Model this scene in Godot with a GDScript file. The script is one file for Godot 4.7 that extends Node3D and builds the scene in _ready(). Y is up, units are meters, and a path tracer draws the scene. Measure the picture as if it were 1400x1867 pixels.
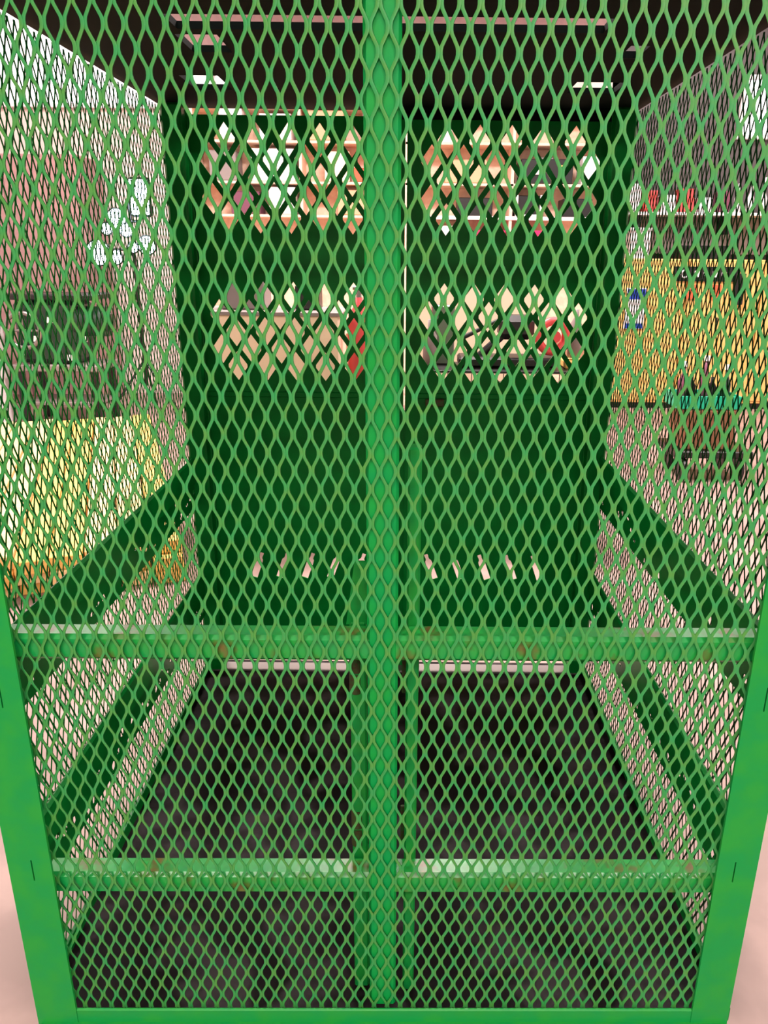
extends Node3D

var rng := RandomNumberGenerator.new()
var M := {}
var baking := []

# ---------------------------------------------------------------- helpers
func P(x: float, y: float, d: float) -> Vector3:      # d = distance in front of the camera's foot point
	return Vector3(x, y, -d)

func mat(c: Color, rough := 0.6, metal := 0.0) -> StandardMaterial3D:
	var m := StandardMaterial3D.new()
	m.albedo_color = c
	m.roughness = rough
	m.metallic = metal
	return m

func noise_mat(a: Color, b: Color, freq: float, scale: float, rough := 0.6, bump := 0.0, stops := PackedFloat32Array([0.25, 0.75]), sd := 1) -> StandardMaterial3D:
	var n := FastNoiseLite.new()
	n.seed = sd
	n.frequency = freq
	n.fractal_octaves = 5
	var t := NoiseTexture2D.new()
	t.width = 512
	t.height = 512
	t.seamless = true
	t.noise = n
	var g := Gradient.new()
	g.offsets = stops
	g.colors = PackedColorArray([a, b])
	t.color_ramp = g
	var m := mat(Color.WHITE, rough)
	m.albedo_texture = t
	m.uv1_triplanar = true
	m.uv1_world_triplanar = true
	m.uv1_scale = Vector3.ONE * scale
	if bump > 0.0:
		var tn := NoiseTexture2D.new()
		tn.width = 512
		tn.height = 512
		tn.seamless = true
		tn.noise = n
		tn.as_normal_map = true
		tn.bump_strength = 4.0
		m.normal_enabled = true
		m.normal_texture = tn
		m.normal_scale = bump
	return m

func glow(c: Color, e: float) -> StandardMaterial3D:
	var m := mat(Color(0.9, 0.9, 0.9), 0.5)
	m.emission_enabled = true
	m.emission = c
	m.emission_energy_multiplier = e
	return m

func begin() -> SurfaceTool:
	var st := SurfaceTool.new()
	st.begin(Mesh.PRIMITIVE_TRIANGLES)
	st.set_smooth_group(-1)
	return st

func tri(st: SurfaceTool, a: Vector3, b: Vector3, c: Vector3, n: Vector3) -> void:   # n: about where the outside is
	if (b - a).cross(c - a).dot(n) > 0.0:
		var t := b
		b = c
		c = t
	st.add_vertex(a)
	st.add_vertex(b)
	st.add_vertex(c)

func quad(st: SurfaceTool, a: Vector3, b: Vector3, c: Vector3, d: Vector3, n: Vector3) -> void:
	tri(st, a, b, c, n)
	tri(st, a, c, d, n)

func box(st: SurfaceTool, c: Vector3, s: Vector3, bev := 0.002, turn := Basis()) -> void:
	var h := s * 0.5
	bev = minf(bev, 0.45 * minf(h.x, minf(h.y, h.z)) * 2.0)
	var g := h - Vector3.ONE * bev
	var p := {}
	for sx in [-1, 1]:
		for sy in [-1, 1]:
			for sz in [-1, 1]:
				p[[sx, sy, sz, 0]] = c + turn * Vector3(sx * h.x, sy * g.y, sz * g.z)
				p[[sx, sy, sz, 1]] = c + turn * Vector3(sx * g.x, sy * h.y, sz * g.z)
				p[[sx, sy, sz, 2]] = c + turn * Vector3(sx * g.x, sy * g.y, sz * h.z)
	for s0 in [-1, 1]:
		quad(st, p[[s0, -1, -1, 0]], p[[s0, 1, -1, 0]], p[[s0, 1, 1, 0]], p[[s0, -1, 1, 0]], turn.x * s0)
		quad(st, p[[-1, s0, -1, 1]], p[[1, s0, -1, 1]], p[[1, s0, 1, 1]], p[[-1, s0, 1, 1]], turn.y * s0)
		quad(st, p[[-1, -1, s0, 2]], p[[1, -1, s0, 2]], p[[1, 1, s0, 2]], p[[-1, 1, s0, 2]], turn.z * s0)
	for a in [-1, 1]:
		for b in [-1, 1]:
			quad(st, p[[a, b, -1, 0]], p[[a, b, 1, 0]], p[[a, b, 1, 1]], p[[a, b, -1, 1]], turn.x * a + turn.y * b)
			quad(st, p[[a, -1, b, 0]], p[[a, 1, b, 0]], p[[a, 1, b, 2]], p[[a, -1, b, 2]], turn.x * a + turn.z * b)
			quad(st, p[[-1, a, b, 1]], p[[1, a, b, 1]], p[[1, a, b, 2]], p[[-1, a, b, 2]], turn.y * a + turn.z * b)
			for e in [-1, 1]:
				tri(st, p[[a, b, e, 0]], p[[a, b, e, 1]], p[[a, b, e, 2]], turn * Vector3(a, b, e))

func cyl(st: SurfaceTool, a: Vector3, b: Vector3, r0: float, r1: float, n := 16, caps := true) -> void:
	var d := (b - a).normalized()
	var u := d.cross(Vector3.RIGHT if absf(d.x) < 0.8 else Vector3.UP).normalized()
	var v := d.cross(u)
	st.set_smooth_group(1)
	for i in n:
		var e0 := u * cos(TAU * i / n) + v * sin(TAU * i / n)
		var e1 := u * cos(TAU * (i + 1) / n) + v * sin(TAU * (i + 1) / n)
		quad(st, a + e0 * r0, a + e1 * r0, b + e1 * r1, b + e0 * r1, e0 + e1)
	st.set_smooth_group(-1)
	if caps:
		for i in n:
			var e0 := u * cos(TAU * i / n) + v * sin(TAU * i / n)
			var e1 := u * cos(TAU * (i + 1) / n) + v * sin(TAU * (i + 1) / n)
			if r0 > 0.0:
				tri(st, a, a + e0 * r0, a + e1 * r0, -d)
			if r1 > 0.0:
				tri(st, b, b + e0 * r1, b + e1 * r1, d)

func lathe(st: SurfaceTool, at: Vector3, prof: PackedVector2Array, n := 20) -> void:   # prof: (radius, height)
	st.set_smooth_group(1)
	for k in prof.size() - 1:
		var p := prof[k]
		var q := prof[k + 1]
		for i in n:
			var e0 := Vector3(cos(TAU * i / n), 0, sin(TAU * i / n))
			var e1 := Vector3(cos(TAU * (i + 1) / n), 0, sin(TAU * (i + 1) / n))
			var out := (e0 + e1) * (q.y - p.y) + Vector3.UP * (p.x - q.x) * 2.0
			quad(st, at + e0 * p.x + Vector3.UP * p.y, at + e1 * p.x + Vector3.UP * p.y, at + e1 * q.x + Vector3.UP * q.y, at + e0 * q.x + Vector3.UP * q.y, out)
	st.set_smooth_group(-1)

func ring(st: SurfaceTool, c: Vector3, axis: Vector3, R: float, r: float, n := 24, m := 8) -> void:
	var u := axis.cross(Vector3.RIGHT if absf(axis.x) < 0.8 else Vector3.UP).normalized()
	var v := axis.cross(u).normalized()
	st.set_smooth_group(1)
	var f := func(i: int, j: int) -> Vector3:
		var e: Vector3 = u * cos(TAU * i / n) + v * sin(TAU * i / n)
		return c + e * (R + r * cos(TAU * j / m)) + axis * r * sin(TAU * j / m)
	for i in n:
		var mid := c + (u * cos(TAU * (i + 0.5) / n) + v * sin(TAU * (i + 0.5) / n)) * R
		for j in m:
			var a: Vector3 = f.call(i, j)
			var b: Vector3 = f.call(i + 1, j)
			var d: Vector3 = f.call(i + 1, j + 1)
			var e2: Vector3 = f.call(i, j + 1)
			quad(st, a, b, d, e2, (a + d) * 0.5 - mid)
	st.set_smooth_group(-1)

func obj(called: String, st: SurfaceTool, m: Material, parent: Node3D = self) -> MeshInstance3D:
	st.generate_normals()
	var o := MeshInstance3D.new()
	o.name = called
	o.mesh = st.commit()
	o.material_override = m
	parent.add_child(o, true)
	return o

func thing(called: String, label: String, category: String, at := Vector3.ZERO, turn := 0.0, group := "") -> Node3D:
	var o := Node3D.new()
	o.name = called
	add_child(o, true)
	o.position = at
	o.rotation.y = turn
	tag(o, label, category, group)
	return o

func tag(o: Node3D, label: String, category: String, group := "") -> Node3D:
	o.set_meta("label", label)
	o.set_meta("category", category)
	if group:
		o.set_meta("group", group)
	return o

func struct(o: Node3D, label: String, category := "wall") -> Node3D:
	o.set_meta("kind", "structure")
	o.set_meta("label", label)
	o.set_meta("category", category)
	return o

func sub(called: String, parent: Node3D, at := Vector3.ZERO) -> Node3D:
	var o := Node3D.new()
	o.name = called
	o.position = at
	parent.add_child(o, true)
	return o

func part_box(called: String, c: Vector3, s: Vector3, m: Material, parent: Node3D = self, bev := 0.003, turn := Basis()) -> MeshInstance3D:
	var st := begin()
	box(st, Vector3.ZERO, s, bev, turn)
	var o := obj(called, st, m, parent)
	o.position = c
	return o

func dup(o: Node3D, at: Vector3, label := "", turn := 0.0) -> Node3D:
	var r: Node3D = o.duplicate()
	r.name = o.name
	add_child(r, true)
	r.position = at
	r.rotation.y = turn
	if label:
		r.set_meta("label", label)
	return r

# Expanded metal: strands that zigzag upward and touch their neighbours at the bonds; U across, V up, N towards the viewer
func expanded(called: String, o: Vector3, U: Vector3, V: Vector3, N: Vector3, w: float, h: float, m: Material, parent: Node3D, fine: bool, tilt: float, phase := Vector2.ZERO) -> MeshInstance3D:
	var a := 0.02344
	var b := 0.0508
	var sw := 0.0047 if fine else 0.0040
	var tk := 0.0020
	var half := 0.0020
	var W := U * cos(tilt) + N * sin(tilt)
	var T := N * cos(tilt) - U * sin(tilt)
	var steps := [[0.0, 0.0], [0.18, 0.09], [0.82, 0.91], [1.0, 1.0]] if fine else [[0.0, 0.0], [1.0, 1.0]]
	var vs := PackedVector3Array()
	var ns := PackedVector3Array()
	var ix := PackedInt32Array()
	var corner := [W * sw * 0.5 + T * tk * 0.5, W * -sw * 0.5 + T * tk * 0.5, W * -sw * 0.5 - T * tk * 0.5, W * sw * 0.5 - T * tk * 0.5]
	var nrm := []
	for c in 4:
		nrm.append((corner[c].normalized() * 0.25 + T * (1.0 if c < 2 else -1.0)).normalized())
	var nk := int(w / (a * 0.5)) + 2
	var nj := int(h / (b * 0.5)) + 2
	for k in range(-1, nk):
		var pts := PackedVector2Array()
		for j in range(-1, nj):
			# strand k lies between node columns k and k+1
			var on_left := posmod(k + j, 2) == 0
			var x0 := (k + (0 if on_left else 1)) * a * 0.5 + sw * (0.33 if on_left else -0.33)
			var x1 := (k + (1 if on_left else 0)) * a * 0.5 + sw * (-0.33 if on_left else 0.33)
			var y0 := j * b * 0.5 + half
			var y1 := (j + 1) * b * 0.5 - half
			for s in steps:
				pts.append(Vector2(lerpf(x0, x1, s[1]) + phase.x, lerpf(y0, y1, s[0]) + phase.y))
		var before := -1
		for p in pts:
			if p.x < 0.0 or p.x > w or p.y < -0.004 or p.y > h + 0.004:
				before = -1
				continue
			var at := o + U * p.x + V * p.y
			var first := vs.size()
			for c in 4:
				vs.append(at + corner[c])
				ns.append(nrm[c])
			if before >= 0:
				for c in 4:
					var c2 := (c + 1) % 4
					ix.append_array([before + c, before + c2, first + c2, before + c, first + c2, first + c])
			before = first
	var arr := []
	arr.resize(Mesh.ARRAY_MAX)
	arr[Mesh.ARRAY_VERTEX] = vs
	arr[Mesh.ARRAY_NORMAL] = ns
	arr[Mesh.ARRAY_INDEX] = ix
	var am := ArrayMesh.new()
	am.add_surface_from_arrays(Mesh.PRIMITIVE_TRIANGLES, arr)
	var mi := MeshInstance3D.new()
	mi.name = called
	mi.mesh = am
	mi.material_override = m
	parent.add_child(mi, true)
	return mi

# a flat sheet with cut-outs: CSG, baked to one mesh. Sheet in the XY plane, holes are polygons
func cut_sheet(called: String, c: Vector3, s: Vector3, holes: Array, m: Material, parent: Node3D, turn := Basis()) -> MeshInstance3D:
	var root := CSGBox3D.new()
	root.name = "sheet"
	root.size = s
	add_child(root)
	for poly in holes:
		var k := CSGPolygon3D.new()
		k.name = "cut"
		k.polygon = poly
		k.depth = s.z * 4.0 + 0.02
		k.position = Vector3(0, 0, s.z * 2.0 + 0.01)
		k.operation = CSGShape3D.OPERATION_SUBTRACTION
		root.add_child(k, true)
	var mi := MeshInstance3D.new()
	mi.name = called
	mi.material_override = m
	mi.transform = Transform3D(turn, c)
	parent.add_child(mi, true)
	baking.append([root, mi])
	return mi

# ---------------------------------------------------------------- scene
func _ready() -> void:
	rng.seed = 11
	view()
	materials()
	room()
	cage()
	left_side()
	rear()
	right_side()
	await get_tree().process_frame          # CSG shapes are ready one frame later: bake each to a plain mesh
	for pair in baking:
		pair[1].mesh = pair[0].bake_static_mesh()
		remove_child(pair[0])
		pair[0].free()

func view() -> void:
	var cam := Camera3D.new()
	cam.name = "camera"
	add_child(cam)
	cam.position = Vector3(0, 1.5, 0)
	cam.rotation = Vector3(-0.3241, 0, 0.011)
	var near := 0.05
	cam.set_frustum(2.0 * near * 933.5 / 1389.2, Vector2(-44.0 / 1389.2 * near, 0), near, 60.0)
	cam.current = true
	var we := WorldEnvironment.new()
	we.name = "world"
	var e := Environment.new()
	e.background_mode = Environment.BG_COLOR
	e.background_color = Color(0.01, 0.01, 0.01)
	e.tonemap_mode = Environment.TONE_MAPPER_LINEAR
	e.tonemap_exposure = 1.0
	e.sdfgi_enabled = true
	e.ssao_enabled = true
	e.ssil_enabled = true
	we.environment = e
	add_child(we)

func materials() -> void:
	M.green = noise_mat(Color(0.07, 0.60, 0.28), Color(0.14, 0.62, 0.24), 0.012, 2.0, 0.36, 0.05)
	M.green.metallic_specular = 0.35
	M.green_post = noise_mat(Color(0.02, 0.59, 0.29), Color(0.08, 0.61, 0.25), 0.012, 2.0, 0.4, 0.05)
	M.green_post.metallic_specular = 0.3
	M.green_bar = bar_mat()
	M.green_mesh = noise_mat(Color(0.18, 0.61, 0.33), Color(0.31, 0.60, 0.27), 0.02, 3.0, 0.38, 0.0)
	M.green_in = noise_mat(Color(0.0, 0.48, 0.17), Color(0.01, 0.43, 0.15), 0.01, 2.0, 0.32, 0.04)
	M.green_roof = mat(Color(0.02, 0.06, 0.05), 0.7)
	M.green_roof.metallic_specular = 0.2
	M.rust = noise_mat(Color(0.30, 0.20, 0.12), Color(0.20, 0.36, 0.16), 0.03, 8.0, 0.7)
	M.slot = mat(Color(0.04, 0.13, 0.05), 0.8)
	M.deck = noise_mat(Color(0.065, 0.05, 0.05), Color(0.20, 0.185, 0.19), 0.006, 1.6, 0.55, 0.15, PackedFloat32Array([0.45, 0.72]), 7)
	M.deck.metallic_specular = 0.2
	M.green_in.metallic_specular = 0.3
	M.floor = noise_mat(Color(0.56, 0.475, 0.45), Color(0.65, 0.555, 0.525), 0.008, 0.7, 0.55, 0.06)
	M.wall_cream = noise_mat(Color(0.83, 0.77, 0.74), Color(0.87, 0.81, 0.78), 0.01, 0.6, 0.7)
	M.wall_dark = mat(Color(0.30, 0.28, 0.28), 0.6)
	M.wall_back = mat(Color(0.75, 0.72, 0.69), 0.8)
	M.ceiling = mat(Color(0.40, 0.36, 0.36), 0.9)
	M.mauve = noise_mat(Color(0.57, 0.44, 0.44), Color(0.61, 0.47, 0.46), 0.02, 1.0, 0.5)
	M.white = mat(Color(0.90, 0.88, 0.88), 0.45)
	M.cream = mat(Color(0.93, 0.85, 0.74), 0.5)
	M.ply = noise_mat(Color(0.88, 0.74, 0.65), Color(0.92, 0.80, 0.71), 0.02, 1.2, 0.6)
	M.card = mat(Color(0.82, 0.64, 0.50), 0.8)
	M.black = mat(Color(0.045, 0.045, 0.05), 0.4)
	M.steel = mat(Color(0.55, 0.53, 0.52), 0.35, 0.8)
	M.grey = mat(Color(0.50, 0.46, 0.45), 0.5)
	M.red = mat(Color(0.82, 0.28, 0.28), 0.45)
	M.magenta = mat(Color(0.82, 0.10, 0.36), 0.5)
	M.orange = mat(Color(0.80, 0.35, 0.22), 0.6)
	M.yellow = noise_mat(Color(0.88, 0.70, 0.40), Color(0.91, 0.76, 0.47), 0.02, 1.0, 0.45)
	M.board1 = noise_mat(Color(0.92, 0.75, 0.42), Color(0.90, 0.70, 0.36), 0.02, 2.0, 0.6)
	M.board2 = noise_mat(Color(0.92, 0.80, 0.60), Color(0.90, 0.76, 0.52), 0.02, 2.0, 0.6)
	M.board3 = noise_mat(Color(0.89, 0.78, 0.58), Color(0.91, 0.76, 0.50), 0.02, 2.0, 0.6)
	M.dkgreen = mat(Color(0.06, 0.17, 0.12), 0.4)
	M.teal = mat(Color(0.03, 0.62, 0.47), 0.3)
	M.blue = mat(Color(0.10, 0.22, 0.62), 0.4)
	M.purple = mat(Color(0.42, 0.22, 0.30), 0.5)
	M.brown = mat(Color(0.45, 0.30, 0.20), 0.7)
	M.tube = glow(Color(1.0, 0.95, 0.92), 1.6)
	M.led_glare = glow(Color(0.86, 0.92, 1.0), 9.0)
	M.pane = glow(Color(0.97, 0.95, 1.0), 1.15)

func bar_mat() -> StandardMaterial3D:                # green paint rusting through in places
	var m := noise_mat(Color(0.08, 0.60, 0.28), Color(0.14, 0.62, 0.24), 0.010, 2.2, 0.30, 0.05, PackedFloat32Array([0.25, 0.75]), 5)
	var g: Gradient = (m.albedo_texture as NoiseTexture2D).color_ramp
	g.offsets = PackedFloat32Array([0.2, 0.62, 0.74, 0.9])
	g.colors = PackedColorArray([Color(0.08, 0.60, 0.29), Color(0.13, 0.62, 0.25), Color(0.28, 0.50, 0.20), Color(0.42, 0.38, 0.18)])
	return m

func panel_lamp(label: String, at: Vector3, e: float, sx := 1.2, sz := 0.6) -> void:
	var t := thing("ceiling_light", label, "light", at, 0.0, "ceiling light panels")
	part_box("frame", Vector3(0, 0.03, 0), Vector3(sx + 0.08, 0.06, sz + 0.08), M.white, t, 0.006)
	part_box("diffuser", Vector3(0, -0.005, 0), Vector3(sx, 0.014, sz), M.tube, t, 0.003)
	var l := AreaLight3D.new()
	l.name = "light"
	l.area_size = Vector2(sx, sz)
	l.area_normalize_energy = true
	l.light_color = Color(1.0, 0.93, 0.91)
	l.light_energy = e
	l.area_range = 30.0
	l.area_attenuation = 2.0
	l.shadow_enabled = true
	l.rotation.x = -PI / 2.0
	l.position.y = -0.03
	t.add_child(l)

func room() -> void:
	var far := 8.6
	var near := -4.0
	var hw := 5.2
	var hgt := 4.3
	var mid := (far + near) * 0.5
	var len := far - near
	struct(part_box("floor", P(0, -0.1, mid), Vector3(hw * 2.0 + 0.4, 0.2, len + 0.4), M.floor, self, 0.0001), "pale pinkish concrete floor around and behind the cage", "floor")
	struct(part_box("ceiling", P(0, hgt + 0.1, mid), Vector3(hw * 2.0 + 0.4, 0.2, len + 0.4), M.ceiling, self, 0.0001), "dull ceiling above the workshop", "ceiling")
	struct(part_box("wall_left", P(-hw - 0.1, hgt * 0.5, mid), Vector3(0.2, hgt, len), M.wall_cream, self, 0.0001), "cream wall on the left side of the workshop")
	struct(part_box("wall_right", P(hw + 0.1, hgt * 0.5, mid), Vector3(0.2, hgt, len), M.wall_back, self, 0.0001), "plain wall on the right side of the workshop")
	struct(part_box("wall_front", P(0, hgt * 0.5, near - 0.1), Vector3(hw * 2.0 + 0.4, hgt, 0.2), M.wall_back, self, 0.0001), "plain wall behind the camera")
	struct(part_box("wall_back", P(-1.6, hgt * 0.5, far + 0.1), Vector3(hw * 2.0 - 3.0, hgt, 0.2), M.wall_cream, self, 0.0001), "pale pinkish far wall seen through the mesh at left")
	struct(part_box("trim_1", P(3.6, hgt * 0.5, far + 0.1), Vector3(3.2, hgt, 0.2), M.wall_dark, self, 0.0001), "dark grey far wall section above the yellow cabinets")
	struct(part_box("trim_2", P(-0.2, 3.86, far - 0.03), Vector3(4.4, 0.86, 0.06), M.mauve, self, 0.004), "dull mauve band added high on the far wall to dim the roof slots")  # added band, darkens what shows through the roof slots
	# lit clerestory windows high on the far wall
	for wi in [[-3.85, 3.32, 2.5, 0.8, 4, "row of bright clerestory panes high on the far wall at left"], [-1.98, 3.02, 0.5, 0.34, 2, "small bright high pane beside the larger clerestory window"], [3.5, 2.95, 0.34, 0.5, 1, "narrow bluish bright pane in the dark grey far wall"]]:
		var w := thing("window_1", wi[5], "window", P(wi[0], wi[1], far - 0.03))
		w.set_meta("kind", "structure")
		var n: int = wi[4]
		var st := begin()
		for s in [-1, 1]:
			box(st, Vector3(0, s * (wi[3] * 0.5 + 0.02), 0), Vector3(wi[2] + 0.08, 0.04, 0.06), 0.004)
			box(st, Vector3(s * (wi[2] * 0.5 + 0.02), 0, 0), Vector3(0.04, wi[3], 0.06), 0.004)
		obj("window_frame", st, M.white, w)
		for i in n:
			var pw: float = wi[2] / n
			part_box("pane", Vector3(-wi[2] * 0.5 + pw * (i + 0.5), 0, 0), Vector3(pw - 0.03, wi[3] - 0.01, 0.02), M.pane, w, 0.002)
	panel_lamp("white ceiling light panel above the camera, left of the centre post", P(-1.5, hgt - 0.08, -2.2), 15.5)
	panel_lamp("white ceiling light panel above the camera, right of the centre post", P(1.7, hgt - 0.08, -2.2), 15.5)
	panel_lamp("white ceiling light panel near the wall behind the camera", P(0.1, hgt - 0.08, -3.4), 10.5)
	panel_lamp("white ceiling light panel above the yellow board stack", P(-3.2, hgt - 0.08, 3.6), 15.0)
	panel_lamp("white ceiling light panel above the green tray", P(3.1, hgt - 0.08, 3.6), 21.0)
	panel_lamp("white ceiling light panel behind the cage", P(0.0, hgt - 0.08, 4.6), 46.0)
	panel_lamp("white ceiling light panel before the clerestory windows", P(-3.0, hgt - 0.08, 6.2), 16.0)
	panel_lamp("white ceiling light panel above the yellow cabinets", P(3.0, hgt - 0.08, 7.0), 12.0)

# ---------------------------------------------------------------- the cage
const XL := -0.655
const XR := 0.585
const ZF := 1.008
const ZB := 2.25
const YF := 0.207
const YT := 1.87

func cage() -> void:
	var c := thing("mesh_cage", "green painted steel cage of expanded metal mesh with dark roof and floor", "cage")
	# --- front
	var g := sub("front_panel", c, P(-0.03, 0, ZF))
	g.rotation.y = 0.011
	var il := -0.577 + 0.03
	var ir := 0.516 + 0.03
	var ol := -0.647 + 0.03
	var orr := 0.582 + 0.03
	var ftop := 2.0
	expanded("expanded_mesh", Vector3(il - 0.02, 0.215, -0.006), Vector3.RIGHT, Vector3.UP, Vector3.BACK, ir - il + 0.04, ftop - 0.24, M.green_mesh, g, true, 0.35, Vector2(0.0065, 0.012))
	for s in [[ol, il], [ir, orr]]:
		var fx: float = (s[0] + s[1]) * 0.5
		var slits := []
		for y in [0.868, 0.540]:
			var k := PackedVector2Array()
			for q in [[-1, -1], [1, -1], [1, 1], [-1, 1]]:
				k.append(Vector2(q[0] * 0.0011 + (0.004 if fx < 0 else -0.004), y - 1.05 + q[1] * 0.021))
			slits.append(k)
		cut_sheet("frame_stile", Vector3(fx, 1.05, 0.006), Vector3(s[1] - s[0], 1.9, 0.005), slits, M.green, g)
		part_box("stile_leg", Vector3(s[0] + 0.0035 if fx < 0 else s[1] - 0.0035, 1.05, -0.028), Vector3(0.005, 1.9, 0.062), M.green, g, 0.001)
		part_box("slit_backing", Vector3(fx, 0.7, 0.0), Vector3(0.02, 0.5, 0.004), M.slot, g, 0.001)
	part_box("frame_rail", Vector3(0, 0.213, 0.004), Vector3(orr - ol - 0.004, 0.034, 0.006), M.green, g, 0.002)
	part_box("rail_lip", Vector3(0, 0.198, 0.010), Vector3(orr - ol - 0.004, 0.007, 0.016), M.green, g, 0.0025)
	part_box("frame_rail", Vector3(0, ftop - 0.035, 0.004), Vector3(orr - ol, 0.07, 0.006), M.green, g, 0.002)
	part_box("centre_post", Vector3(-0.006, 1.09, -0.032), Vector3(0.046, 1.74, 0.044), M.green_post, g, 0.004)
	for y in [0.945, 0.4995]:
		var br := part_box("cross_bar", Vector3(0, y - (0.006), -0.032), Vector3(orr - ol - 0.02, 0.042, 0.042), M.green_bar, g, 0.006)
		br.rotation = Vector3.ZERO
	# uprights behind the centre post, with rusty hinge blocks and a gusset
	part_box("inner_upright", Vector3(0.040, 0.72, -0.068), Vector3(0.020, 1.04, 0.03), M.green, g, 0.003)
	part_box("inner_upright", Vector3(-0.046, 0.58, -0.075), Vector3(0.026, 0.76, 0.03), M.green, g, 0.003)
	var gs := begin()
	for z in [-0.062, -0.068]:
		var n := Vector3.BACK if z > -0.065 else Vector3.FORWARD
		tri(gs, Vector3(-0.050, 1.06, z), Vector3(-0.064, 0.955, z), Vector3(-0.030, 0.955, z), n)
		tri(gs, Vector3(-0.050, 1.06, z), Vector3(-0.030, 1.06, z), Vector3(-0.030, 0.955, z), n)
	quad(gs, Vector3(-0.050, 1.06, -0.062), Vector3(-0.064, 0.955, -0.062), Vector3(-0.064, 0.955, -0.068), Vector3(-0.050, 1.06, -0.068), Vector3.LEFT)
	obj("gusset", gs, M.green, g)
	for h in [[-0.050, 0.868], [0.040, 0.868], [-0.050, 0.565], [0.040, 0.565]]:
		var hs := begin()
		cyl(hs, Vector3(h[0], h[1] - 0.036, -0.068), Vector3(h[0], h[1] - 0.002, -0.068), 0.011, 0.011)
		cyl(hs, Vector3(h[0], h[1] + 0.002, -0.068), Vector3(h[0], h[1] + 0.036, -0.068), 0.011, 0.011)
		box(hs, Vector3(h[0] * 0.86, h[1], -0.072), Vector3(0.022, 0.08, 0.006), 0.001)
		obj("hinge", hs, M.rust, g)
	# --- sides
	for s in [-1, 1]:
		var x: float = XL if s < 0 else XR
		var p := sub("side_panel", c, P(x, 0, 0))
		expanded("expanded_mesh", Vector3(0, YF, -ZF - 0.02), Vector3.FORWARD, Vector3.UP, Vector3(-s, 0, 0), ZB - ZF - 0.03, YT - YF, M.green_in, p, false, -0.3)  # same paint as the front mesh; inside shade put into this darker green
		for y in [0.925, 0.560]:
			var yy: float = y if s < 0 else y + 0.018
			var st := begin()
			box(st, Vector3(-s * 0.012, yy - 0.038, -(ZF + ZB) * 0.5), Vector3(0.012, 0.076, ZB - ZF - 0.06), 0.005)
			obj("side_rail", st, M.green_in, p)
			# slotted strip under the rail
			var holes := []
			var ln := ZB - ZF - 0.06
			for i in 34:
				var hx := -ln * 0.5 + 0.04 + i * (ln - 0.08) / 33.0 + rng.randf_range(-0.006, 0.006)
				if rng.randf() < 0.38:
					continue
				var hy := rng.randf_range(-0.030, 0.024)
				var hh := rng.randf_range(0.003, 0.011)
				holes.append(PackedVector2Array([Vector2(hx - 0.010, hy - hh * 0.6), Vector2(hx, hy - hh), Vector2(hx + 0.010, hy - hh * 0.5), Vector2(hx + 0.009, hy + hh * 0.6), Vector2(hx, hy + hh), Vector2(hx - 0.009, hy + hh * 0.5)]))
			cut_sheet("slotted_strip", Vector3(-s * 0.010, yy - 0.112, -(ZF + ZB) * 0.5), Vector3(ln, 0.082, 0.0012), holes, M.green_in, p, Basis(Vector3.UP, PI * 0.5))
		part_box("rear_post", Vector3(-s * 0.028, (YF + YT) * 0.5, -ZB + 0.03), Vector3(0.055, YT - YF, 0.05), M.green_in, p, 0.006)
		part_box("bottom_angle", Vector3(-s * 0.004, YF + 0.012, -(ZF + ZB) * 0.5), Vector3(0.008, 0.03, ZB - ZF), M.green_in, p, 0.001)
	# --- rear: two leaves of cut sheet with diamond windows and bottle-shaped slots
	var r := sub("rear_panel", c, P(0, 0, ZB))
	var cy := 1.075
	var hy0 := 1.85 - 0.30
	for leaf in [[-0.645, -0.018, -0.332, -1], [-0.013, 0.575, 0.266, 1]]:
		var cx: float = (leaf[0] + leaf[1]) * 0.5
		var holes := []
		for wnd in [1.694, 1.288]:
			for row in 5:
				var n := 5 if row % 2 == 0 else 6
				var y: float = wnd + 0.0975 - row * 0.04875
				for i in n:
					var x: float = leaf[2] + (i - (n - 1) * 0.5) * 0.0852
					if x - 0.03 < leaf[0] or x + 0.03 > leaf[1]:
						continue
					var q := PackedVector2Array()
					for v in [[0, -0.042], [0.018, -0.017], [0.0275, -0.004], [0.0275, 0.004], [0.018, 0.017], [0, 0.042], [-0.018, 0.017], [-0.0275, 0.004], [-0.0275, -0.004], [-0.018, -0.017]]:
						q.append(Vector2(x - cx + v[0], y - cy + v[1]))
					holes.append(q)
		for i in 5:
			var bx: float = (-0.476 + i * 0.081) if leaf[3] < 0 else (0.072 + i * 0.0845)
			var tl: float = 0.34 * leaf[3]
			var q := PackedVector2Array()
			for v in [[-0.0105, -0.045], [0.0105, -0.045], [0.0105, 0.014], [0.0095, 0.021], [0.0055, 0.026], [0.005, 0.034], [0.006, 0.036], [0.0055, 0.044], [-0.0055, 0.044], [-0.006, 0.036], [-0.005, 0.034], [-0.0055, 0.026], [-0.0095, 0.021], [-0.0105, 0.014]]:
				q.append(Vector2(bx - cx, 0.562 - cy) + Vector2(v[0], v[1]).rotated(tl))
			holes.append(q)
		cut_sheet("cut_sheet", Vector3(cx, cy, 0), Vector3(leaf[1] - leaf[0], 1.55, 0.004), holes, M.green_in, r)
	for x in [[-0.335, 0.60], [0.285, 0.56]]:
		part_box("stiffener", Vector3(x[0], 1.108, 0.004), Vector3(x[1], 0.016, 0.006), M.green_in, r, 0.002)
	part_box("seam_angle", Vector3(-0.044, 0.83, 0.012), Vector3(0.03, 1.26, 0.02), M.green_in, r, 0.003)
	part_box("seam_cover", Vector3(-0.015, 0.60, -0.006), Vector3(0.06, 0.86, 0.006), M.green_in, r, 0.001)
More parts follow.
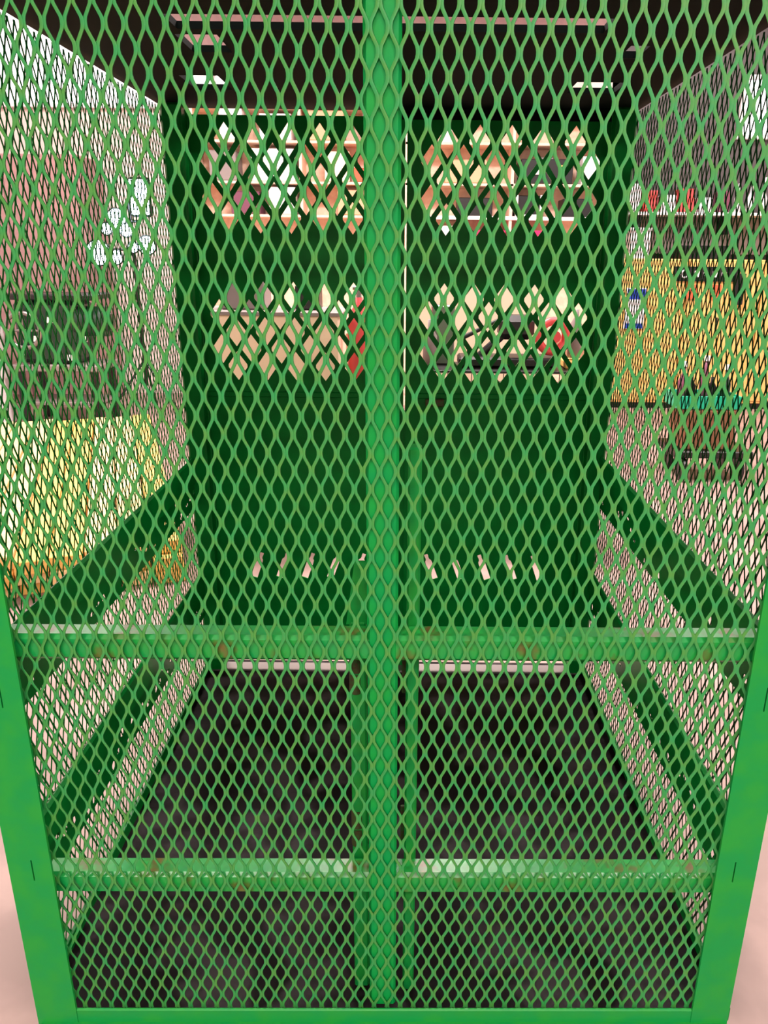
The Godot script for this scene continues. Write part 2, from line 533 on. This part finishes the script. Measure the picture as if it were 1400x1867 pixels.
	for x in [-0.625, 0.557]:
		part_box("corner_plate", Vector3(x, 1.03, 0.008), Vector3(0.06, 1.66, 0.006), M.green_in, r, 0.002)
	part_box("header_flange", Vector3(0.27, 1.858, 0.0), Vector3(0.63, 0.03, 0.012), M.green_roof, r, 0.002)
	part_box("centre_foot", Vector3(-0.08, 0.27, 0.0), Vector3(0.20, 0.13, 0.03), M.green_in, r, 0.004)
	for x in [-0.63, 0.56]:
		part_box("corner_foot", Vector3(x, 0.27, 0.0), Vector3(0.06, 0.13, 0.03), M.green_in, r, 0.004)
	part_box("latch_plate", Vector3(0.075, 1.09, 0.012), Vector3(0.055, 0.022, 0.016), M.rust, r, 0.003)
	part_box("sill", Vector3(-0.035, YF + 0.002, 0.03), Vector3(1.2, 0.010, 0.05), M.steel, r, 0.002)
	# --- roof with a cross slot and lifting slots
	var roof_holes := []
	var zc := (ZF - 0.05 + ZB + 0.03) * 0.5
	for h in [[-0.41, 0.33, 1.434, 1.52], [-0.513, -0.428, 1.885, 2.035], [-0.425, -0.35, 1.555, 1.68], [0.365, 0.475, 1.91, 2.03], [0.40, 0.435, 1.60, 1.69]]:
		var q := PackedVector2Array()
		for v in [[h[0], h[2]], [h[1], h[2]], [h[1], h[3]], [h[0], h[3]]]:
			q.append(Vector2(v[0] - (XL + XR) * 0.5, v[1] - zc))
		roof_holes.append(q)
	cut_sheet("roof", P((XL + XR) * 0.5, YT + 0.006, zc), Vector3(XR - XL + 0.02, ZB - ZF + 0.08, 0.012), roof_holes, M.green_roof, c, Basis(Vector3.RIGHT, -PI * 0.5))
	part_box("roof_rib", P(-0.03, YT - 0.012, 1.25), Vector3(XR - XL - 0.06, 0.024, 0.03), M.green_roof, c, 0.004)
	# --- floor
	part_box("floor_sheet", P((XL + XR) * 0.5, YF - 0.012, (ZF + ZB) * 0.5 + 0.01), Vector3(XR - XL - 0.01, 0.024, ZB - ZF + 0.02), M.deck, c, 0.001)
	for x in [XL + 0.06, -0.035, XR - 0.06]:
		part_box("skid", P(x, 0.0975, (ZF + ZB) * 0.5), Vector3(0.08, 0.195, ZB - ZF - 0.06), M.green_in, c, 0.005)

# ---------------------------------------------------------------- left of the cage
func left_side() -> void:
	var cb := thing("metal_cabinet", "tall dull mauve metal cabinet against the far wall, left of the work light", "cabinet", P(-3.90, 0, 8.2))
	part_box("body", Vector3(0, 1.19, 0), Vector3(1.45, 2.38, 0.6), M.mauve, cb, 0.01)
	for s in [-1, 1]:
		var d := part_box("door", Vector3(s * 0.36, 1.22, 0.31), Vector3(0.70, 2.26, 0.02), M.mauve, cb, 0.004)
		part_box("handle", Vector3(-s * 0.29, 0, 0.02), Vector3(0.02, 0.16, 0.025), M.steel, d, 0.004)
	# LED work light on a stand; added round heads imitate its glare
	var w := thing("work_light", "bluish white work light with added glare heads on a dark stand by the pale wall", "work light", P(-2.62, 0, 7.6))
	var st := begin()
	cyl(st, Vector3(0, 0.25, 0), Vector3(0, 2.0, 0), 0.018, 0.016, 12)
	for k in 3:
		var a := TAU * k / 3.0 + 0.4
		cyl(st, Vector3(0, 0.5, 0), Vector3(cos(a) * 0.38, 0.01, sin(a) * 0.38), 0.012, 0.012, 8)
	cyl(st, Vector3(-0.30, 1.53, 0.03), Vector3(0.18, 1.53, 0.03), 0.012, 0.012, 8)
	cyl(st, Vector3(-0.20, 1.78, 0.03), Vector3(0.10, 1.78, 0.03), 0.012, 0.012, 8)
	obj("stand", st, M.black, w)
	var hd := part_box("lamp_glare_head", Vector3(0.13, 1.985, 0.06), Vector3(0.20, 0.34, 0.05), M.black, w, 0.02)
	part_box("lamp_glare_lens", Vector3(0, 0, 0.027), Vector3(0.17, 0.30, 0.012), M.led_glare, hd, 0.005)
	for h in [[-0.10, 1.80, 0.085], [-0.20, 1.71, 0.05], [-0.02, 1.70, 0.055], [-0.30, 1.50, 0.11], [-0.14, 1.46, 0.06], [0.03, 1.55, 0.045], [0.16, 1.57, 0.08]]:  # added glowing discs in place of glare and reflections, not separate lamps
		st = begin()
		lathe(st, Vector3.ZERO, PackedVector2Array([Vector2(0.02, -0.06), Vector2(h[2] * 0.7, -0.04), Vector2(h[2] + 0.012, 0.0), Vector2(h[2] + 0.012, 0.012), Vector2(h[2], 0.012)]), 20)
		var head := obj("lamp_glare_head", st, M.black, w)
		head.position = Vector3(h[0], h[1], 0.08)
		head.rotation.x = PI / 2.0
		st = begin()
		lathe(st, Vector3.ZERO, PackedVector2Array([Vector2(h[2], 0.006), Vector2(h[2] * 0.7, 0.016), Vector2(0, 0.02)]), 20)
		obj("lamp_glare_lens", st, M.led_glare, head)
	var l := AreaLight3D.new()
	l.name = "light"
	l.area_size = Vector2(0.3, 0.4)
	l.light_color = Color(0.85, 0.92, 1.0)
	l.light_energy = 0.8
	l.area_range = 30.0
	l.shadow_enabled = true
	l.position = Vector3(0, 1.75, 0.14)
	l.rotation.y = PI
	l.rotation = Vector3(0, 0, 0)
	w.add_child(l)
	# stack of yellow boards
	var dir := Vector3(-0.353, 0, -0.936)
	var acr := Vector3(0.936, 0, -0.353)
	var turn := atan2(-dir.x, -dir.z)
	var protos := []
	for k in 3:
		var b := thing("board", "yellow timber board lying in the low stack left of the cage", "board", Vector3.ZERO, 0.0, "yellow boards in the low stack")
		part_box("plank", Vector3(0, 0.033, -1.6), Vector3(0.138, 0.066, 3.2), [M.board1, M.board2, M.board3][k], b, 0.005)
		protos.append(b)
	var used := [false, false, false]
	var corner := P(-1.05, 0, 3.36)
	for ly in 3:
		for i in 10:
			var k := rng.randi() % 3
			if k == 2 and rng.randf() < 0.5:
				k = 0
			var at := corner - acr * (0.075 + i * 0.148 + rng.randf_range(0.0, 0.008)) + dir * rng.randf_range(0.0, 0.10) + Vector3.UP * (ly * 0.067)
			var lay: String = ["bottom", "middle", "top"][ly]
			var called := "yellow timber board in the %s layer of the low stack, away from its cage edge" % lay
			if i == 0:
				called = "yellow timber board at the cage side edge of the low stack, %s layer" % lay
			var b: Node3D
			if not used[k]:
				used[k] = true
				b = protos[k]
				b.position = at
				b.rotation.y = turn
			else:
				b = dup(protos[k], at, "", turn)
			b.set_meta("label", called)
			b.set_meta("group", "yellow boards in the %s layer" % lay)
	# dark machine behind the stack
	var m := thing("machine", "dark green machine with motor and wheel standing behind the yellow boards", "machine", P(-3.15, 0, 7.05))
	for x in [-0.33, 0.33]:
		for z in [-0.2, 0.2]:
			part_box("leg", Vector3(x, 0.25, z), Vector3(0.06, 0.50, 0.06), M.black, m, 0.006)
	part_box("base", Vector3(0, 0.52, 0), Vector3(0.78, 0.06, 0.5), M.grey, m, 0.01)
	part_box("lower_tray", Vector3(0, 0.2, 0), Vector3(0.70, 0.03, 0.44), M.grey, m, 0.006)
	part_box("body", Vector3(-0.05, 0.83, 0), Vector3(0.55, 0.54, 0.42), M.dkgreen, m, 0.04)
	part_box("top_plate", Vector3(0.0, 1.13, 0), Vector3(0.80, 0.05, 0.5), M.black, m, 0.01)
	st = begin()
	cyl(st, Vector3(0.16, 0.92, 0.10), Vector3(0.46, 0.92, 0.10), 0.13, 0.13, 20)
	cyl(st, Vector3(0.46, 0.92, 0.10), Vector3(0.50, 0.92, 0.10), 0.09, 0.07, 20)
	obj("motor", st, M.dkgreen, m)
	st = begin()
	ring(st, Vector3(-0.22, 0.85, 0.27), Vector3.BACK, 0.15, 0.02)
	for k in 4:
		cyl(st, Vector3(-0.22, 0.85, 0.27), Vector3(-0.22 + cos(k * PI / 2) * 0.14, 0.85 + sin(k * PI / 2) * 0.14, 0.27), 0.012, 0.012, 8)
	obj("handwheel", st, M.steel, m)
	for k in 5:
		part_box("label_plate", Vector3(-0.26 + k * 0.14, 0.62 + (k % 3) * 0.16, 0.262), Vector3(0.05, 0.05, 0.006), M.white, m, 0.001)
	var wb := thing("white_cabinet", "white lilac box cabinet at the left edge beside the dark machine", "cabinet", P(-3.95, 0, 6.75))
	part_box("body", Vector3(0, 0.62, 0), Vector3(0.6, 1.24, 0.5), M.white, wb, 0.015)
	part_box("door", Vector3(0, 0.62, 0.255), Vector3(0.56, 1.16, 0.02), M.white, wb, 0.006)

# ---------------------------------------------------------------- behind the cage
func crate(called: String, label: String, cat: String, at: Vector3, s: Vector3, m: Material, group := "", lid := true, turn := 0.0) -> Node3D:
	var t := thing(called, label, cat, at, turn, group)
	part_box("body", Vector3(0, s.y * 0.5, 0), s, m, t, 0.006)
	if lid:
		for sd in [-1, 1]:
			part_box("flap", Vector3(0, s.y + 0.003, sd * s.z * 0.25), Vector3(s.x * 0.99, 0.006, s.z * 0.48), m, t, 0.001)
	return t

func rear() -> void:
	# plywood shelving on the far wall, at and above eye level
	var d := 8.15
	var u := thing("shelf_unit", "large pale plywood shelving unit behind the cage, seen through the upper diamond windows", "shelving", P(-0.05, 0, d))
	part_box("back_board", Vector3(0, 1.44, -0.17), Vector3(4.1, 2.8, 0.02), M.ply, u, 0.002)
	for x in [-2.04, -1.02, 0.0, 1.02, 2.04]:
		part_box("upright", Vector3(x, 1.42, 0), Vector3(0.03, 2.84, 0.32), M.ply, u, 0.003)
	for y in [0.12, 0.75, 1.86, 2.16, 2.52, 2.82]:
		part_box("shelf", Vector3(0, y, 0), Vector3(4.06, 0.025, 0.32), M.ply, u, 0.003)
	part_box("white_edge", Vector3(1.1, 1.86, 0.165), Vector3(1.9, 0.035, 0.012), M.white, u, 0.002)
	var top := d - 0.0
	# upper shelf, left: white and cardboard boxes
	crate("storage_box", "tall white box at the left end of the top plywood shelf", "box", P(-1.72, 2.535, top), Vector3(0.22, 0.26, 0.3), M.white)
	crate("storage_box", "white box beside the tall white box on the top plywood shelf", "box", P(-1.30, 2.535, top), Vector3(0.30, 0.22, 0.3), M.white)
	crate("cardboard_box", "brown cardboard box on the top plywood shelf left of the centre post", "box", P(-0.82, 2.535, top), Vector3(0.34, 0.25, 0.3), M.card)
	crate("plastic_bin", "grey bin on the top plywood shelf nearest the centre post", "bin", P(-0.35, 2.535, top), Vector3(0.24, 0.25, 0.3), M.grey)
	crate("plastic_bin", "grey bin on the second plywood shelf at its left end", "bin", P(-1.82, 2.175, top), Vector3(0.26, 0.26, 0.3), M.grey)
	crate("storage_box", "broad white box on the second plywood shelf", "box", P(-1.34, 2.175, top), Vector3(0.42, 0.28, 0.28), M.white)
	crate("storage_box", "pale box with open side on the second plywood shelf near the post", "box", P(-0.72, 2.175, top), Vector3(0.24, 0.26, 0.3), M.cream)
	crate("orange_case", "orange case on the second plywood shelf beside the centre post", "case", P(-0.38, 2.175, top), Vector3(0.36, 0.12, 0.3), M.orange)
	crate("plastic_bin", "dark plum bin on the lowest visible plywood shelf at left", "bin", P(-1.62, 1.875, top), Vector3(0.28, 0.20, 0.3), M.purple)
	crate("storage_box", "white box on the lowest visible plywood shelf at left", "box", P(-1.26, 1.875, top), Vector3(0.26, 0.24, 0.3), M.white)
	crate("cardboard_box", "brown cardboard box on the lowest visible plywood shelf near the post", "box", P(-0.55, 1.875, top), Vector3(0.34, 0.22, 0.3), M.card)
	# right side
	var st := begin()
	cyl(st, Vector3.ZERO, Vector3(0, 0.26, 0), 0.06, 0.06, 20)
	var rl := obj("paper_roll", st, M.white)
	rl.position = P(0.33, 2.535, top)
	tag(rl, "white paper roll standing on the top shelf right of the centre post", "roll")
	var c2 := crate("tool_case", "dark tool case on the second shelf at right", "case", P(1.30, 2.175, top), Vector3(0.5, 0.22, 0.3), M.black, "", false)
	part_box("handle", Vector3(0, 0.24, 0), Vector3(0.16, 0.025, 0.03), M.steel, c2, 0.006)
	part_box("badge", Vector3(-0.08, 0.12, 0.153), Vector3(0.07, 0.08, 0.006), M.white, c2, 0.002)
	part_box("clip", Vector3(0.14, 0.14, 0.153), Vector3(0.03, 0.05, 0.008), M.yellow, c2, 0.002)
	crate("cardboard_box", "brown cardboard box on the second shelf right of the post", "box", P(0.52, 2.175, top), Vector3(0.4, 0.20, 0.3), M.card)
	crate("storage_box", "small white box at the right end of the second shelf", "box", P(1.72, 2.175, top), Vector3(0.16, 0.24, 0.3), M.white)
	crate("black_bin", "low black bin on the white-edged shelf, near the post", "bin", P(0.62, 1.875, top), Vector3(0.34, 0.17, 0.3), M.black, "", false)
	crate("black_bin", "black bin between white frames on the white-edged shelf", "bin", P(1.15, 1.875, top + 0.04), Vector3(0.26, 0.20, 0.22), M.black, "", false)
	crate("black_bin", "black bin at the right end of the white-edged shelf", "bin", P(1.62, 1.875, top), Vector3(0.28, 0.17, 0.3), M.black, "", false)
	st = begin()
	for x in [-0.12, 0.12]:
		cyl(st, Vector3(x, 0, 0), Vector3(x, 0.20, 0), 0.014, 0.014, 10)
	cyl(st, Vector3(-0.13, 0.012, 0), Vector3(0.13, 0.012, 0), 0.012, 0.012, 10)
	var fr := obj("white_bracket", st, M.white)
	fr.position = P(1.15, 1.875, top - 0.115)
	tag(fr, "white U-shaped bracket standing before the middle black bin", "bracket")
	for x in [[0.83, "left of the two magenta boxes under the white-edged shelf"], [1.24, "right of the two magenta boxes under the white-edged shelf"]]:
		crate("magenta_box", x[1], "box", P(x[0] - 0.05, 1.50, top), Vector3(0.30, 0.25, 0.3), M.magenta, "", false)
	part_box("shelf", Vector3(0.95, 1.488, 0), Vector3(1.9, 0.02, 0.32), M.ply, u, 0.002)
	crate("storage_box", "pink white box under the shelf just right of the post", "box", P(0.42, 1.50, top), Vector3(0.24, 0.28, 0.3), M.white)
	# lower window, left: cream cabinet with grey things on top and a red cylinder
	var cab := thing("cream_cabinet", "plain cream cabinet standing behind the cage at left", "cabinet", P(-0.72, 0, 4.05))
	part_box("body", Vector3(0, 0.68, 0), Vector3(0.74, 1.08, 0.4), M.cream, cab, 0.008)
	part_box("plinth", Vector3(0, 0.07, 0.02), Vector3(0.70, 0.14, 0.36), M.brown, cab, 0.004)
	part_box("top_edge", Vector3(0, 1.225, 0), Vector3(0.78, 0.02, 0.44), M.grey, cab, 0.003)
	crate("grey_case", "grey case on the left of the cream cabinet top", "case", P(-0.84, 1.236, 4.05), Vector3(0.22, 0.14, 0.2), M.grey, "", false)
	crate("dark_case", "small dark case on the right of the cream cabinet top", "case", P(-0.52, 1.236, 4.05), Vector3(0.12, 0.12, 0.16), M.black, "", false)
	st = begin()
	lathe(st, Vector3.ZERO, PackedVector2Array([Vector2(0, 0), Vector2(0.055, 0), Vector2(0.06, 0.01), Vector2(0.06, 1.16), Vector2(0.05, 1.22), Vector2(0.025, 1.26), Vector2(0.018, 1.30), Vector2(0, 1.30)]))
	var cyn := thing("gas_cylinder", "red gas cylinder standing beside the cream cabinet", "gas cylinder", P(-0.26, 0, 3.98))
	obj("body", st, M.red, cyn)
	st = begin()
	cyl(st, Vector3(0, 1.29, 0), Vector3(0, 1.37, 0), 0.014, 0.012, 12)
	cyl(st, Vector3(-0.03, 1.345, 0), Vector3(0.035, 1.345, 0), 0.010, 0.010, 10)
	obj("valve", st, M.steel, cyn)
	# lower window, right: cream board and a dark bench machine with a red wheel on a wire rack
	var cab2 := thing("cream_board", "bright cream panel standing behind the dark bench machine", "panel", P(0.42, 0, 4.75))
	part_box("sheet", Vector3(0, 0.76, 0), Vector3(0.84, 1.50, 0.03), M.cream, cab2, 0.004)
	for s in [-1, 1]:
		part_box("foot", Vector3(s * 0.3, 0.03, 0), Vector3(0.05, 0.06, 0.35), M.brown, cab2, 0.004)
	var rk := thing("wire_rack", "dark wire rack carrying the bench machine behind the cage", "rack", P(0.45, 0, 4.0))
	for x in [-0.42, 0.42]:
		for z in [-0.16, 0.16]:
			st = begin()
			cyl(st, Vector3(x, 0, z), Vector3(x, 0.96, z), 0.012, 0.012, 10)
			obj("leg", st, M.black, rk)
	st = begin()
	for i in 22:
		var x := -0.42 + i * 0.04
		cyl(st, Vector3(x, 0.86, 0.165), Vector3(x, 0.95, 0.165), 0.003, 0.003, 6)
	for y in [0.86, 0.905, 0.95]:
		cyl(st, Vector3(-0.42, y, 0.165), Vector3(0.42, y, 0.165), 0.004, 0.004, 6)
	obj("wire_front", st, M.steel, rk)
	part_box("tray", Vector3(0, 0.955, 0), Vector3(0.86, 0.012, 0.34), M.black, rk, 0.002)
	var bm := thing("bench_machine", "dark bench machine with a red wheel standing on the wire rack", "machine", P(0.48, 0.962, 4.0))
	part_box("bed", Vector3(0.02, 0.03, 0), Vector3(0.5, 0.05, 0.2), M.black, bm, 0.01)
	part_box("head", Vector3(0.06, 0.20, 0), Vector3(0.18, 0.12, 0.14), M.black, bm, 0.03)
	st = begin()
	cyl(st, Vector3(-0.12, 0.05, 0), Vector3(0.04, 0.20, 0), 0.022, 0.02, 12)
	cyl(st, Vector3(-0.24, 0.13, 0.02), Vector3(-0.02, 0.24, 0.02), 0.012, 0.010, 10)
	obj("arm", st, M.black, bm)
	st = begin()
	ring(st, Vector3(0.24, 0.16, 0.06), Vector3(0.3, 0, 1).normalized(), 0.075, 0.022)
	cyl(st, Vector3(0.24, 0.16, 0.03), Vector3(0.25, 0.16, 0.09), 0.03, 0.03, 14)
	obj("wheel", st, M.red, bm)
	st = begin()
	lathe(st, Vector3.ZERO, PackedVector2Array([Vector2(0, 0), Vector2(0.035, 0), Vector2(0.035, 0.16), Vector2(0.012, 0.2), Vector2(0.012, 0.24), Vector2(0, 0.24)]), 14)
	var bt := obj("bottle", st, M.grey)
	bt.position = P(0.10, 0.962, 3.90)
	tag(bt, "grey bottle at the left end of the wire rack", "bottle")
	crate("steel_box", "steel box with white top at the left end of the wire rack", "box", P(0.17, 0.962, 4.1), Vector3(0.12, 0.3, 0.12), M.steel, "", false)
	crate("yellow_tray", "small yellow tray at the right end of the wire rack", "tray", P(0.84, 0.962, 4.02), Vector3(0.10, 0.04, 0.2), M.board1, "", false)
	bt = dup(bt, P(0.845, 1.012, 3.99), "grey bottle standing in the small yellow tray") as MeshInstance3D

# ---------------------------------------------------------------- right of the cage
func right_side() -> void:
	var names := ["yellow metal cabinet nearest the cage, with a small poster on its door", "middle yellow metal cabinet carrying a black sign", "yellow metal cabinet farthest right, beside the black sign"]
	for i in 3:
		var t := thing("yellow_cabinet", names[i], "cabinet", P(2.40 + i * 0.76, 0, 8.25), 0.0, "yellow cabinets along the dark wall")
		part_box("body", Vector3(0, 0.78, 0), Vector3(0.75, 1.44, 0.5), M.yellow, t, 0.01)
		part_box("plinth", Vector3(0, 0.03, 0), Vector3(0.72, 0.06, 0.46), M.black, t, 0.003)
		for s in [-1, 1]:
			var dr := part_box("door", Vector3(s * 0.185, 0.78, 0.256), Vector3(0.36, 1.38, 0.016), M.yellow, t, 0.004)
			part_box("handle", Vector3(-s * 0.14, 0.1, 0.014), Vector3(0.015, 0.12, 0.02), M.black, dr, 0.003)
	var front := 8.25 - 0.286
	var sg := thing("sign", "black sign with white marks across the top of the middle yellow cabinet", "sign", P(2.95, 1.36, front))
	part_box("board", Vector3.ZERO, Vector3(0.66, 0.14, 0.012), M.black, sg, 0.003)
	var st := begin()
	ring(st, Vector3(-0.22, 0, 0.008), Vector3.BACK, 0.035, 0.008, 20, 6)
	obj("mark", st, M.white, sg)
	for k in 4:
		part_box("mark", Vector3(-0.10 + k * 0.09, 0, 0.008), Vector3(0.05, 0.06 - (k % 2) * 0.025, 0.006), M.white, sg, 0.001)
	for k in 2:
		tag(part_box("red_label", P(2.82 + k * 0.24, 1.19, front), Vector3(0.10, 0.14, 0.008), M.orange, self, 0.001), ["orange red label under the black sign, left one", "orange red label under the black sign, right one"][k], "label")
	var po := thing("poster", "blue and white poster on the yellow cabinet nearest the cage", "poster", P(2.27, 1.02, front))
	part_box("sheet", Vector3.ZERO, Vector3(0.20, 0.40, 0.006), M.white, po, 0.001)
	part_box("top_band", Vector3(0, 0.14, 0.004), Vector3(0.18, 0.10, 0.004), M.blue, po, 0.001)
	part_box("bottom_band", Vector3(0, -0.17, 0.004), Vector3(0.18, 0.05, 0.004), M.blue, po, 0.001)
	var bx := part_box("switch_box", P(3.28, 1.22, front - 0.02), Vector3(0.10, 0.30, 0.05), M.black, self, 0.006)
	tag(bx, "narrow dark box hanging on the yellow cabinet right of the sign", "box")
	# shelf above the cabinets
	var sh := thing("wall_shelf", "long shelf with a white front edge above the yellow cabinets", "shelf", P(3.2, 1.93, 8.36))
	part_box("plank", Vector3.ZERO, Vector3(2.1, 0.03, 0.36), M.white, sh, 0.003)
	part_box("backing", Vector3(0, -0.2, -0.17), Vector3(2.1, 0.36, 0.02), M.grey, sh, 0.003)
	for x in [-0.9, 0.0, 0.9]:
		part_box("bracket", Vector3(x, -0.1, 0), Vector3(0.03, 0.18, 0.28), M.black, sh, 0.003)
	var items := [[2.22, 0.14, 0.26, "white", "white box at the left end of the shelf above the yellow cabinets"], [2.40, 0.12, 0.20, "red", "red box beside the left white box on the shelf"], [2.58, 0.14, 0.16, "white", "low white box between the red boxes on the shelf"], [2.76, 0.14, 0.22, "red", "taller red box on the shelf, right of the low white box"], [2.95, 0.12, 0.14, "white", "small white box right of the taller red box"], [3.14, 0.10, 0.2, "purple", "plum coloured box on the shelf above the black sign"]]
	for it in items:
		crate("shelf_box", it[4], "box", P(it[0], 1.946, 8.33), Vector3(it[1], it[2], 0.2), M[it[3]], "", false)
	for k in 3:
		var b := begin()
		lathe(b, Vector3.ZERO, PackedVector2Array([Vector2(0, 0), Vector2(0.035, 0), Vector2(0.035, 0.14), Vector2(0.012, 0.2), Vector2(0.010, 0.28 + k * 0.03), Vector2(0, 0.28 + k * 0.03)]), 14)
		var o := obj("bottle", b, M.white)
		o.position = P(3.30 + k * 0.13, 1.946, 8.33)
		tag(o, ["shortest pale bottle at the right of the wall shelf", "middle pale bottle at the right of the wall shelf", "tallest pale bottle at the right of the wall shelf"][k], "bottle")
	var lb := thing("filing_box", "white filing box on top of the yellow cabinet nearest the cage", "box", P(2.28, 1.50, 8.2))
	part_box("body", Vector3(0, 0.13, 0), Vector3(0.20, 0.26, 0.3), M.white, lb, 0.004)
	part_box("lid", Vector3(0, 0.275, 0), Vector3(0.215, 0.03, 0.315), M.white, lb, 0.003)
	crate("black_case", "black case on top of the middle yellow cabinet", "case", P(2.95, 1.50, 8.2), Vector3(0.5, 0.13, 0.3), M.black, "", false)
	# trolley with brown box and green tray
	var tr := thing("trolley", "low dark trolley on the floor right of the cage", "trolley", P(2.14, 0, 5.4))
	part_box("deck", Vector3(0, 0.20, 0), Vector3(0.55, 0.05, 0.42), M.black, tr, 0.008)
	for x in [-0.2, 0.2]:
		for z in [-0.15, 0.15]:
			st = begin()
			cyl(st, Vector3(x - 0.015, 0.085, z), Vector3(x + 0.015, 0.085, z), 0.085, 0.085, 18)
			obj("wheel", st, M.black, tr)
	crate("brown_box", "brown cardboard box carried on the low dark trolley", "box", P(2.10, 0.225, 5.4), Vector3(0.36, 0.28, 0.30), M.brown)
	var ty := thing("green_tray", "shiny green plastic tray on top of the brown box", "tray", P(2.08, 0.512, 5.4))
	part_box("bottom", Vector3(0, 0.006, 0), Vector3(0.44, 0.012, 0.30), M.teal, ty, 0.002)
	for s in [-1, 1]:
		part_box("side", Vector3(s * 0.215, 0.045, 0), Vector3(0.012, 0.09, 0.30), M.teal, ty, 0.003)
		part_box("side", Vector3(0, 0.045, s * 0.145), Vector3(0.44, 0.09, 0.012), M.teal, ty, 0.003)
	for k in 5:
		var b := begin()
		var hh := [0.26, 0.20, 0.30, 0.18, 0.24][k] as float
		lathe(b, Vector3.ZERO, PackedVector2Array([Vector2(0, 0), Vector2(0.034, 0), Vector2(0.034, hh * 0.6), Vector2(0.014, hh * 0.8), Vector2(0.014, hh), Vector2(0, hh)]), 14)
		var o := obj("bottle", b, [M.purple, M.black, M.purple, M.black, M.dkgreen][k])
		o.position = P(1.93 + k * 0.076, 0.526, 5.4 + 0.05 * (k % 2))
		tag(o, ["dark plum bottle leftmost in the green tray", "second bottle from the left in the green tray, black", "tall plum bottle in the middle of the green tray", "short black bottle right of the tall plum bottle", "dark green bottle rightmost in the green tray"][k], "bottle")
		if k % 2 == 0:
			b = begin()
			cyl(b, Vector3(0, hh, 0), Vector3(0, hh + 0.035, 0), 0.02, 0.018, 12)
			obj("cap", b, M.white, o)
